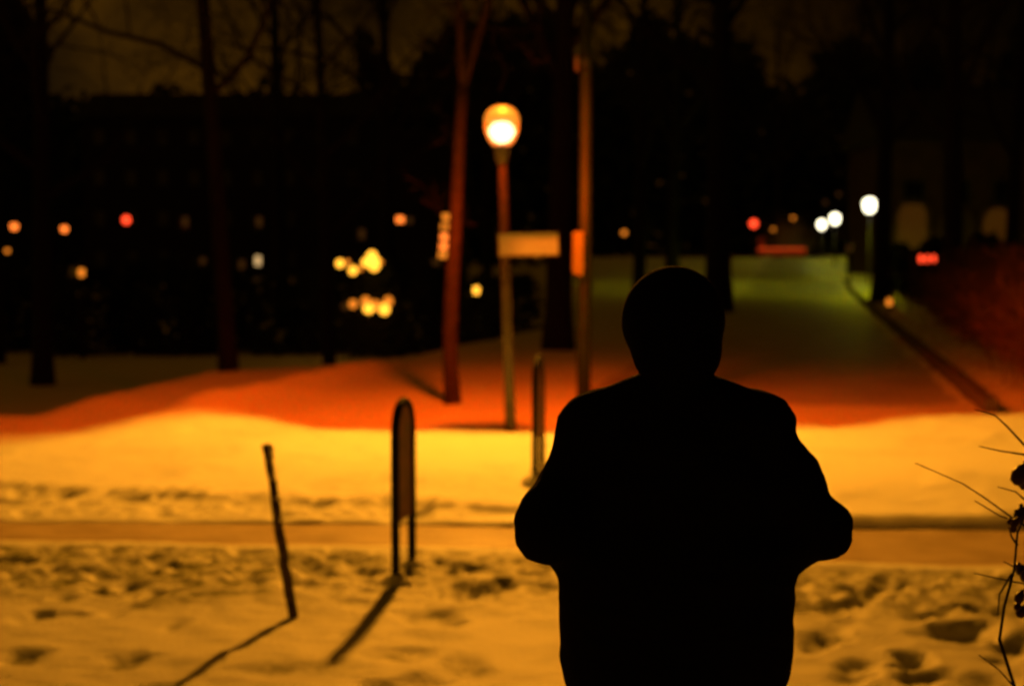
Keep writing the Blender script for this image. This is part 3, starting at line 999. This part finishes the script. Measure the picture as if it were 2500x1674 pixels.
for r_ in range(4):
    for c_ in range(9):
        x, z = -Wd / 2 + 1.1 + c_ * (Wd - 2.2) / 8, 1.4 + r_ * 2.65
        if z < Hh - 2.4 and all(abs(x - a) > 0.9 or abs(z - b) > 1.2 for a, b in done):
            window(x, z, pn_d)
MB().box((0, 0, 0), (0.9, 0.9, 1.5)).build('chimney', M['brick'], ab, (2.5, 5, Hh + 0.4))

# stairwell tower behind the slim tree with a column of lit panes
tb = on(1045, 84)
tw_ = put(empty('stair_tower', tb), 'dark stair tower with a column of orange lit panes left of the slim tree', 'building')
MB().box((0, 2.5, 4.2), (4.2, 5, 8.8)).build('wall', M['brick'], tw_)
MB().box((0, 2.5, 8.72), (4.6, 5.4, 0.24)).build('roof', M['roof'], tw_)
pfr = MB()
for s_ in (-1, 1):
    pfr.box((s_ * 0.25, 0, 0), (0.05, 0.08, 0.42)); pfr.box((0, 0, s_ * 0.185), (0.45, 0.08, 0.05))
pfr = pfr.mesh('window', M['frame'])
for px, py, mk in ((1090, 530, 'g_amberdim'), (1087, 553, 'g_amberdim'), (1086, 578, 'g_orange'), (1084, 601, 'g_orange'), (1081, 622, 'g_amberdim'), (978, 536, 'g_orange'), (998, 538, 'g_dim'), (1064, 640, 'g_dim')):
    q = P(px, py, 84) - tb
    o = add('window', pfr, tw_, (q.x, -0.045, q.z))
    MB().box((0, 0.01, 0), (0.45, 0.03, 0.32)).build('pane', M[mk], o)

# house with arches at the right, behind the biggest white lamp
HD = 79.0
hx0, hx1 = P(2160, 0, HD).x, P(2680, 0, HD).x
hc = (hx0 + hx1) / 2
hz_ = Tz(hc, HD + 3) - 0.2
ho = put(empty('arched_house', (hc, HD, hz_)), 'dim ochre house with arched openings at the far right', 'building')
HW = hx1 - hx0
MB().box((0, 4, 3.6), (HW, 8, 7.2)).build('wall', M['plaster'], ho)
r2 = MB()
r2.V = [(-HW / 2 - .4, -.4, 7.2), (HW / 2 + .4, -.4, 7.2), (HW / 2 + .4, 8.4, 7.2), (-HW / 2 - .4, 8.4, 7.2), (-HW / 2 - .4, 4, 10.2), (HW / 2 + .4, 4, 10.2)]
r2.F = [(0, 1, 5, 4), (2, 3, 4, 5), (0, 4, 3), (1, 2, 5), (3, 2, 1, 0)]
r2.build('roof', M['roof'], ho)
def arch_out(w_, h_, n=14):
    o = [(-w_ / 2, 0)]
    for k in range(n + 1):
        a = math.pi - math.pi * k / n
        o.append((w_ / 2 * math.cos(a), h_ - w_ / 2 + w_ / 2 * math.sin(a)))
    o.append((w_ / 2, 0))
    return o
for px, lit_, h_ in ((2235, True, 3.9), (2345, False, 3.4), (2445, True, 3.6)):
    x = P(px, 0, HD).x - hc
    ring = MB()
    o1, o2 = arch_out(1.9, h_), arch_out(1.5, h_ - 0.2)
    n = len(o1)
    for y_ in (-0.14, 0.0):
        for a in (o1, o2):
            for q in a: ring.V.append((q[0], y_, q[1]))
    for i in range(n - 1):
        ring.F.append((i, i + 1, n + i + 1, n + i))
        ring.F.append((i, 2 * n + i, 2 * n + i + 1, i + 1))
        ring.F.append((n + i, n + i + 1, 3 * n + i + 1, 3 * n + i))
    sur = ring.build('arch_surround', M['stone'], ho, (x, 0, 0.3))
    MB().prism(arch_out(1.5, h_ - 0.2), -0.03, 0.02).build('arch_door' , M['g_arch'] if lit_ else M['wood'], sur)
for px, py in ((2230, 470), (2340, 470), (2450, 470)):
    q = P(px, py, HD)
    o = MB().box((-.5, 0, 0), (.08, .1, 1.2)).box((.5, 0, 0), (.08, .1, 1.2)).box((0, 0, .56), (.92, .1, .08)).box((0, 0, -.56), (.92, .1, .08)).build('window', M['frame'], ho, (q.x - hc, -0.06, q.z - hz_))
    MB().box((0, .02, 0), (.92, .03, 1.04)).build('pane', M['pane'], o)

# ------------------------------------------------------------------ small distant lamps
def far_lamp(px, py, d, key, label, size=0.30, signal=False):
    b = on(px, d)
    h_ = P(px, py, d).z - b.z
    e = put(empty('distant_traffic_signal' if signal else 'distant_street_lamp', b), label, 'traffic signal' if signal else 'lamp', 'distant lamps')
    MB().tube([(0, 0, -0.2), (0, 0, h_ + 0.1)], [0.06, 0.045], 8).build('pole', M['darkpaint'], e)
    k = size
    if signal:
        MB().box((0, 0.05, h_ - 0.25), (0.30, 0.2, 0.9)).build('housing', M['darkpaint'], e)
        MB().lathe([(k * .2, -k * .5), (k * .5, -k * .2), (k * .5, k * .2), (k * .2, k * .5)], 12, (0, -0.08, h_)).build('light', M[key], e)
    else:
        MB().lathe([(k * .2, k * .42), (k * .62, k * .36), (k * .5, k * .62), (k * .1, k * .75)], 14, (0, 0, h_)).build('lamp_hood', M['darkpaint'], e)
        MB().lathe([(k * .30, -k * .45), (k * .46, -k * .1), (k * .5, k * .22), (k * .3, k * .42)], 14, (0, 0, h_)).build('light', M[key], e, smooth=True)

for a in ((38, 553, 54, 'g_orange', 'leftmost small orange lamp, near the left edge', .27),
          (160, 559, 54, 'g_orange', 'small orange lamp second from the left edge', .25),
          (20, 612, 50, 'g_amberdim', 'faint low lamp under the leftmost orange lamp', .16),
          (1523, 568, 118, 'g_amberdim', 'left one of two small orange lamps right of the tall pole', .40),
          (1560, 575, 118, 'g_amberdim', 'right one of two small orange lamps right of the tall pole', .40),
          (2012, 494, 118, 'g_dim', 'faint lamp above the two small white globe lamps, lower one', .34),
          (2044, 474, 110, 'g_dim', 'faint lamp above the two small white globe lamps, higher one', .34),
          (2072, 606, 66, 'g_dim', 'faint orange lamp low beside the far path', .30),
          (1886, 560, 128, 'g_amberdim', 'faint orange lamp above the red barrier', .30),
          (1934, 532, 140, 'g_amberdim', 'faint lamp above the snowy bush at the path end', .34)):
    far_lamp(*a)
far_lamp(312, 537, 92, 'g_red', 'single red signal light among the left lights', .46, True)
far_lamp(1838, 546, 124, 'g_red', 'red signal light above the red barrier', .60, True)

# low marker lamps
def marker(px, py, d, key, label):
    b = on(px, d)
    h_ = max(P(px, py, d).z - b.z, 0.25)
    e = put(empty('marker_lamp', b), label, 'lamp', 'low marker lamps')
    MB().tube([(0, 0, -0.2), (0, 0, h_ - 0.1)], 0.055, 10).build('post', M['darkpaint'], e)
    MB().lathe([(.055, h_ - .1), (.075, h_ - .06), (.075, h_ + .07), (.05, h_ + .09)], 12).build('light', M[key], e)
    MB().lathe([(.09, h_ + .09), (.09, h_ + .11), (.03, h_ + .15)], 12).build('lid', M['darkpaint'], e)
marker(1163, 708, 37, 'g_amber', 'low amber lamp between the slim tree and the globe lamp pole')
marker(200, 665, 37, 'g_amberdim', 'low amber lamp at the left in front of the dark hedge')
marker(2171, 755, 42, 'g_amberdim', 'low lamp at the far end of the kerb beside the hedge')

# shrubs strung with fairy lights; the lower one's bulbs stand in for a reflection
def fairy(pxs, d, key, label, base_px, H, seed):
    b = on(base_px, d)
    e = put(empty('fairy_light_shrub', b), label, 'shrub', 'shrubs with fairy lights')
    rnd = random.Random(seed)
    mb = MB()
    spec = dict(levels=3, n=(0, 0, 6))
    for i in range(24):
        az = rnd.uniform(0, 6.28)
        limb(mb, Vector((rnd.gauss(0, .5), rnd.gauss(0, .3), -0.05)), Vector((math.cos(az) * .4, math.sin(az) * .4, 1)), H * rnd.uniform(.7, 1.1), 0.014, 2, rnd, spec)
    mb.build('branches', M['twig'], e)
    wire = []
    for px, py, r_, k in pxs:
        q = P(px, py, d + rnd.uniform(-.3, .1)) - b
        wire.append(q)
        MB().lathe([(r_ * .3, -r_), (r_ * .9, -r_ * .5), (r_, 0), (r_ * .8, r_ * .6), (r_ * .3, r_)], 10, q).build('bulb', M[k], e, smooth=True)
    MB().tube(wire, 0.008, 4).build('wire', M['darkpaint'], e)
fairy([(830, 643, 0.102, 'g_amber'), (848, 640, 0.064, 'g_amberdim'), (862, 660, 0.109, 'g_amber'), (880, 655, 0.064, 'g_amberdim'), (893, 640, 0.102, 'g_amber'),
       (908, 625, 0.128, 'g_amber'), (913, 648, 0.141, 'g_amber'), (920, 638, 0.096, 'g_amber'), (905, 640, 0.115, 'g_amber'), (930, 640, 0.051, 'g_amberdim')],
      37.5, 'g_amber', 'shrub hung with bright yellow fairy lights left of the slim tree', 880, 2.4, 71)
fairy([(842, 748, .09, 'g_dim'), (862, 742, .10, 'g_amberdim'), (893, 735, .11, 'g_amberdim'), (900, 752, .13, 'g_amber'), (925, 748, .11, 'g_amberdim'),
       (938, 755, .13, 'g_amber'), (948, 735, .11, 'g_amberdim'), (915, 742, .09, 'g_amberdim')],
      36, 'g_amberdim', 'low shrub with dim amber bulbs added as a reflection of the bright one', 900, 1.5, 72)

# three red lanterns on a wire by the house
lb = on(2262, 40)
rl = put(empty('red_lantern_string', lb), 'three tiny red lanterns on a wire above the hedge at right', 'lights')
z1, z2 = P(2240, 618, 40) - lb, P(2290, 622, 40) - lb
MB().tube([z1 + Vector((-.15, 0, .02)), (z1 + z2) / 2 - Vector((0, 0, .03)), z2 + Vector((.1, 0, .02))], 0.008, 5).build('wire', M['darkpaint'], rl)
for q in (z1 + Vector((-.15, 0, 0)), z2 + Vector((.1, 0, 0))):
    MB().tube([(q.x, q.y, -.2), (q.x, q.y, q.z + .08)], 0.025, 8).build('post', M['wood'], rl)
for px in (2248, 2264, 2280):
    q = P(px, 632, 40) - lb
    MB().lathe([(.02, -.09), (.05, -.07), (.055, .05), (.03, .08), (.008, .10)], 10, q).build('lantern', M['g_red'], rl)

# red barrier and snowy bush at the end of the path
bd = 121.0
bb_ = on(1907, bd)
br_ = put(empty('path_barrier', bb_), 'red board barrier across the far end of the path', 'barrier')
zt_ = P(1907, 606, bd).z - bb_.z
for x in (-1.75, 0, 1.75):
    MB().box((x, 0.06, zt_ / 2 - .1), (0.12, 0.12, zt_ + .2)).build('post', M['wood'], br_)
for z in (zt_ - 0.12, zt_ - 0.46):
    MB().box((0, -0.03, z), (3.8, 0.05, 0.26)).build('board', M['barrier'], br_)
MB().box((0, -0.09, zt_ - 0.06), (3.7, 0.06, 0.16)).build('added_glow_strip', M['g_barrier'], br_)  # glowing strip added to brighten the red barrier
MB().box((-1.6, -0.02, zt_ + 0.45), (0.5, 0.04, 0.9)).build('warning_board', M['barrier'], br_)
fb = on(1932, 124)
fbo = put(empty('frosted_shrub', fb), 'pale frosted shrub behind the red barrier', 'shrub')
mb = MB(); rnd = random.Random(91)
for i in range(60):
    az = rnd.uniform(0, 6.28)
    limb(mb, Vector((rnd.gauss(0, .5), rnd.gauss(0, .4), -0.05)), Vector((math.cos(az) * .4, math.sin(az) * .4, 1)), rnd.uniform(1.6, 3.2), 0.03, 2, rnd, dict(levels=4, n=(0, 0, 7, 5)))
mb.build('branches', M['frost'], fbo)

# ------------------------------------------------------------------ the person, seen from behind
def surface_nets(f, lo, hi, h):
    nx, ny, nz_ = [int(math.ceil((hi[i] - lo[i]) / h)) + 1 for i in range(3)]
    xs, ys, zs = [lo[i] + h * np.arange(n) for i, n in enumerate((nx, ny, nz_))]
    gX, gY, gZ = np.meshgrid(xs, ys, zs, indexing='ij')
    D = f(gX, gY, gZ)
    ins = D < 0
    acc = np.zeros((nx - 1, ny - 1, nz_ - 1, 3)); cnt = np.zeros((nx - 1, ny - 1, nz_ - 1))
    cor = [(i, j, k) for i in (0, 1) for j in (0, 1) for k in (0, 1)]
    sl = lambda o: tuple(slice(o[a], o[a] + (nx, ny, nz_)[a] - 1) for a in range(3))
    for a in cor:
        for ax_ in range(3):
            if a[ax_]: continue
            b = list(a); b[ax_] = 1
            da, db = D[sl(a)], D[sl(b)]
            m = (da < 0) != (db < 0)
            t = np.where(m, da / np.where(m, da - db, 1), 0)
            for c_ in range(3):
                acc[..., c_] += m * (a[c_] + (t if c_ == ax_ else 0))
            cnt += m
    act = cnt > 0
    idx = -np.ones(act.shape, int)
    idx[act] = np.arange(act.sum())
    ijk = np.argwhere(act)
    V = np.array(lo) + h * (ijk + acc[act] / cnt[act][:, None])
    F = []
    for ax_ in range(3):
        b1, b2 = (ax_ + 1) % 3, (ax_ + 2) % 3
        s0 = [slice(1, n - 1) for n in (nx, ny, nz_)]
        s0[ax_] = slice(0, (nx, ny, nz_)[ax_] - 1)
        s1 = list(s0); s1[ax_] = slice(1, (nx, ny, nz_)[ax_])
        m = ins[tuple(s0)] != ins[tuple(s1)]
        pos = np.argwhere(m)
        off = np.array([s.start for s in s0])
        pos = pos + off
        flip = ins[tuple(s0)][m]
        e1, e2 = np.zeros(3, int), np.zeros(3, int)
        e1[b1] = 1; e2[b2] = 1
        q = [idx[tuple((pos - d_).T)] for d_ in (e1 + e2, e2, 0 * e1, e1)]
        quad = np.stack(q, 1)
        quad[~flip] = quad[~flip][:, ::-1]
        F.append(quad)
    return V, np.concatenate(F)

def cap_sdf(gX, gY, gZ, a, ra, b, rb_, fy=1.0):
    a, b = np.array(a, float), np.array(b, float)
    px, py_2, pz = gX - a[0], (gY - a[1]) / fy, gZ - a[2]
    d = b - a; d = np.array([d[0], d[1] / fy, d[2]])
    L2 = max((d ** 2).sum(), 1e-9)
    t = np.clip((px * d[0] + py_2 * d[1] + pz * d[2]) / L2, 0, 1)
    return np.sqrt((px - t * d[0]) ** 2 + (py_2 - t * d[1]) ** 2 + (pz - t * d[2]) ** 2) - (ra + (rb_ - ra) * t)

def blend(parts, k):
    def f(gX, gY, gZ):
        D = None
        for p in parts:
            s = p(gX, gY, gZ) if callable(p) else cap_sdf(gX, gY, gZ, *p)
            if D is None: D = s
            else:
                h_ = np.clip(0.5 + 0.5 * (D - s) / k, 0, 1)
                D = D * h_ * 1.0 + s * (1 - h_) - k * h_ * (1 - h_) if False else np.minimum(D, s) - np.maximum(k - np.abs(D - s), 0) ** 2 / (4 * k)
        return D
    return f

def ell(c, r):
    def f(gX, gY, gZ):
        q = np.sqrt(((gX - c[0]) / r[0]) ** 2 + ((gY - c[1]) / r[1]) ** 2 + ((gZ - c[2]) / r[2]) ** 2)
        return (q - 1) * min(r)
    return f

def sdf_obj(name, f, lo, hi, h, m, parent=None, wrinkle=None):
    g = f
    if wrinkle:
        amp, sc_, sd_ = wrinkle
        def g(a, b, c_):
            return f(a, b, c_) + amp * (fbm(a * 0.7 + b, c_ * 1.6, sc_, sd_, 3) + 0.6 * fbm(b * 0.8 - a * 0.5, c_ * 2.4, sc_ * 0.6, sd_ + 5, 2))
    V, F = surface_nets(g, lo, hi, h)
    me = bpy.data.meshes.new(name)
    me.from_pydata(V.tolist(), [], F.tolist())
    me.polygons.foreach_set('use_smooth', [True] * len(me.polygons))
    me.materials.append(m)
    me.update()
    return add(name, me, parent)

PD = 3.3
PXC = (1652 - 1250) / FPX * PD
LE, RE = (-0.284, -0.075, 1.142), (0.320, -0.075, 1.138)          # elbows
LH, RH = (-0.165, 0.165, 0.985), (0.165, 0.165, 0.985)            # wrists at the pockets
def hand(w_, sx_):
    w_ = np.array(w_)
    out = []
    fw = np.array((-sx_ * 0.55, 0.35, -0.75)); fw /= np.linalg.norm(fw)
    side = np.array((-sx_ * 0.2, 0.85, 0.45)); side -= fw * side.dot(fw); side /= np.linalg.norm(side)
    nrm = np.cross(fw, side)
    palm = w_ + fw * 0.05
    out.append((tuple(w_), 0.026, tuple(palm), 0.030))
    for k, (o_, L) in enumerate(((-0.030, 0.060), (-0.010, 0.075), (0.010, 0.080), (0.030, 0.072))):
        r0 = palm + fw * 0.03 + side * o_
        r1 = r0 + fw * L * 0.5 + nrm * 0.008
        r2_ = r1 + fw * L * 0.42 + nrm * 0.022
        out += [(tuple(palm + side * o_ * 0.7), 0.012, tuple(r0), 0.0095), (tuple(r0), 0.0095, tuple(r1), 0.0085), (tuple(r1), 0.0085, tuple(r2_), 0.007)]
    t0 = w_ + fw * 0.02 + side * 0.03
    t1 = t0 + fw * 0.03 + side * 0.03
    out += [(tuple(t0), 0.013, tuple(t1), 0.011), (tuple(t1), 0.011, tuple(t1 + fw * 0.03 + side * 0.006), 0.009)]
    return out
core = [
    ell((0, 0.005, 1.540), (0.074, 0.094, 0.108)), ((0, 0.03, 1.50), 0.055, (0, 0.05, 1.475), 0.045),
    ((0, 0.098, 1.545), 0.013, (0, 0.112, 1.525), 0.015),                                    # nose
    ((-0.020, 0.094, 1.492), 0.010, (0.020, 0.094, 1.492), 0.010),                           # lips
    ((-0.078, 0.0, 1.565), 0.014, (-0.080, -0.005, 1.535), 0.012), ((0.078, 0.0, 1.565), 0.014, (0.080, -0.005, 1.535), 0.012),
    ((0, -0.01, 1.36), 0.062, (0, 0.0, 1.50), 0.054),
    ((-0.10, 0, 1.20), 0.085, (0.10, 0, 1.20), 0.085, 0.9), ((0, 0, 0.92), 0.115, (0, 0, 1.25), 0.12, 0.8), ((-0.15, 0, 1.33), 0.05, (0.15, 0, 1.33), 0.05),
    ((-0.185, 0, 1.31), 0.052, LE, 0.042), ((0.185, 0, 1.31), 0.052, RE, 0.042), (LE, 0.041, LH, 0.028), (RE, 0.041, RH, 0.028),
    ((-0.10, 0, 0.88), 0.10, (-0.11, 0.03, 0.48), 0.062), ((0.10, 0, 0.88), 0.10, (0.11, -0.02, 0.48), 0.062),
    ((-0.11, 0.03, 0.48), 0.058, (-0.12, 0.02, 0.09), 0.036), ((0.11, -0.02, 0.48), 0.058, (0.12, -0.06, 0.09), 0.036),
    ((-0.12, 0.02, 0.05), 0.036, (-0.13, 0.15, 0.035), 0.030), ((0.12, -0.06, 0.05), 0.036, (0.13, 0.07, 0.035), 0.030),
] + hand(LH, -1) + hand(RH, 1)
pz_ = -0.09
per = sdf_obj('person', blend(core, 0.02), (-0.42, -0.26, -0.02), (0.44, 0.34, 1.72), 0.0095, M['skin'])
per.location = (PXC, PD, pz_)
per.scale = (0.975, 1.0, 1.058)
put(per, 'person in black jacket and cap seen from behind, hands in front pockets', 'person')

def person_off(q): return (q[0], q[1], q[2] - pz_)
jk = [
    ((0, 0, 0.82), 0.165, (0, -0.01, 1.28), 0.125, 0.92),
    ((-0.115, 0, 0.83), 0.135, (-0.105, 0.0, 1.22), 0.125, 0.95), ((0.122, 0, 0.83), 0.130, (0.105, 0.0, 1.22), 0.125, 0.95),
    ((-0.06, 0, 0.80), 0.15, (-0.06, 0.02, 1.05), 0.17, 0.95), ((0.06, 0, 0.80), 0.15, (0.06, 0.02, 1.05), 0.17, 0.95),
    ((-0.135, 0, 1.315), 0.080, (0.135, 0, 1.315), 0.080), ((-0.07, -0.01, 1.375), 0.06, (0.07, -0.01, 1.375), 0.06), ((-0.06, -0.01, 1.385), 0.058, (-0.20, 0, 1.335), 0.058), ((0.06, -0.01, 1.385), 0.058, (0.20, 0, 1.335), 0.058),
    ((-0.108, 0, 0.90), 0.150, (-0.108, 0.0, 1.02), 0.150, 0.95), ((0.115, 0, 0.90), 0.150, (0.115, 0.0, 1.02), 0.150, 0.95),
    ((-0.188, 0, 1.325), 0.074, (-0.245, -0.03, 1.19), 0.072), ((-0.245, -0.03, 1.19), 0.072, LE, 0.072),
    ((0.190, 0, 1.325), 0.074, (0.255, -0.03, 1.20), 0.070), ((0.255, -0.03, 1.21), 0.068, RE, 0.052),
    (LE, 0.073, (-0.21, 0.10, 1.06), 0.062), ((-0.21, 0.10, 1.06), 0.062, LH, 0.052), (RE, 0.052, (0.22, 0.10, 1.045), 0.060), ((0.22, 0.10, 1.045), 0.060, RH, 0.052),
]
jacket = sdf_obj('jacket', blend(jk, 0.035), (-0.46, -0.30, 0.62), (0.46, 0.34, 1.50), 0.0115, M['jacket'], per, (0.008, 0.10, 5))
sdf_obj('collar', blend([((0, -0.005, 1.37), 0.092, (0, 0.012, 1.445), 0.085)], 0.01), (-0.14, -0.14, 1.25), (0.14, 0.15, 1.58), 0.0115, M['jacket'], jacket, (0.006, 0.06, 8))
hem = MB()
MB().lathe([(0.225, 0.685), (0.232, 0.70), (0.230, 0.735), (0.218, 0.745)], 40).build('hem_band', M['jacket'], jacket, smooth=True).scale = (1.03, 0.60, 1.0)
for sx_ in (-1, 1):
    MB().box((0, 0, 0), (0.15, 0.03, 0.17)).build('pocket', M['jacket'], jacket, (sx_ * 0.12, 0.165, 0.90))
tr_ = [((-0.095, 0, 0.86), 0.125, (-0.11, 0.03, 0.48), 0.085), ((0.095, 0, 0.86), 0.125, (0.11, -0.02, 0.48), 0.085),
       ((-0.11, 0.03, 0.48), 0.085, (-0.12, 0.02, 0.10), 0.068), ((0.11, -0.02, 0.48), 0.085, (0.12, -0.06, 0.10), 0.068)]
sdf_obj('trousers', blend(tr_, 0.03), (-0.28, -0.24, 0.0), (0.28, 0.24, 1.02), 0.0115, M['trousers'], per, (0.008, 0.10, 15))
for a, b in (((-0.12, 0.0, 0.055), (-0.13, 0.17, 0.042)), ((0.12, -0.08, 0.055), (0.13, 0.09, 0.042))):
    sdf_obj('shoe', blend([(a, 0.055, b, 0.044), ((a[0], a[1], 0.09), 0.050, a, 0.05)], 0.02), (min(a[0], b[0]) - .09, a[1] - .09, -0.02), (max(a[0], b[0]) + .09, b[1] + .09, 0.17), 0.011, M['shoe'], per)
capm = [ell((-0.008, -0.004, 1.560), (0.112, 0.116, 0.108)), ((-0.008, -0.03, 1.500), 0.088, (-0.008, -0.01, 1.54), 0.102), ((-0.03, -0.05, 1.49), 0.060, (0.03, -0.05, 1.49), 0.060)]
def cap_cut(gX, gY, gZ):
    D = blend(capm, 0.03)(gX, gY, gZ)
    face = cap_sdf(gX, gY, gZ, (0, 0.16, 1.50), 0.125, (0, 0.17, 1.58), 0.105)
    return np.maximum(D, -face)
sdf_obj('knit_cap', cap_cut, (-0.16, -0.19, 1.38), (0.16, 0.16, 1.72), 0.0095, M['cap'], per)
for sx_ in (-1, 1):
    MB().lathe([(0.002, -0.011), (0.009, -0.006), (0.011, 0), (0.009, 0.006), (0.002, 0.011)], 12).build('eye', M['white'], per, (sx_ * 0.030, 0.090, 1.562))
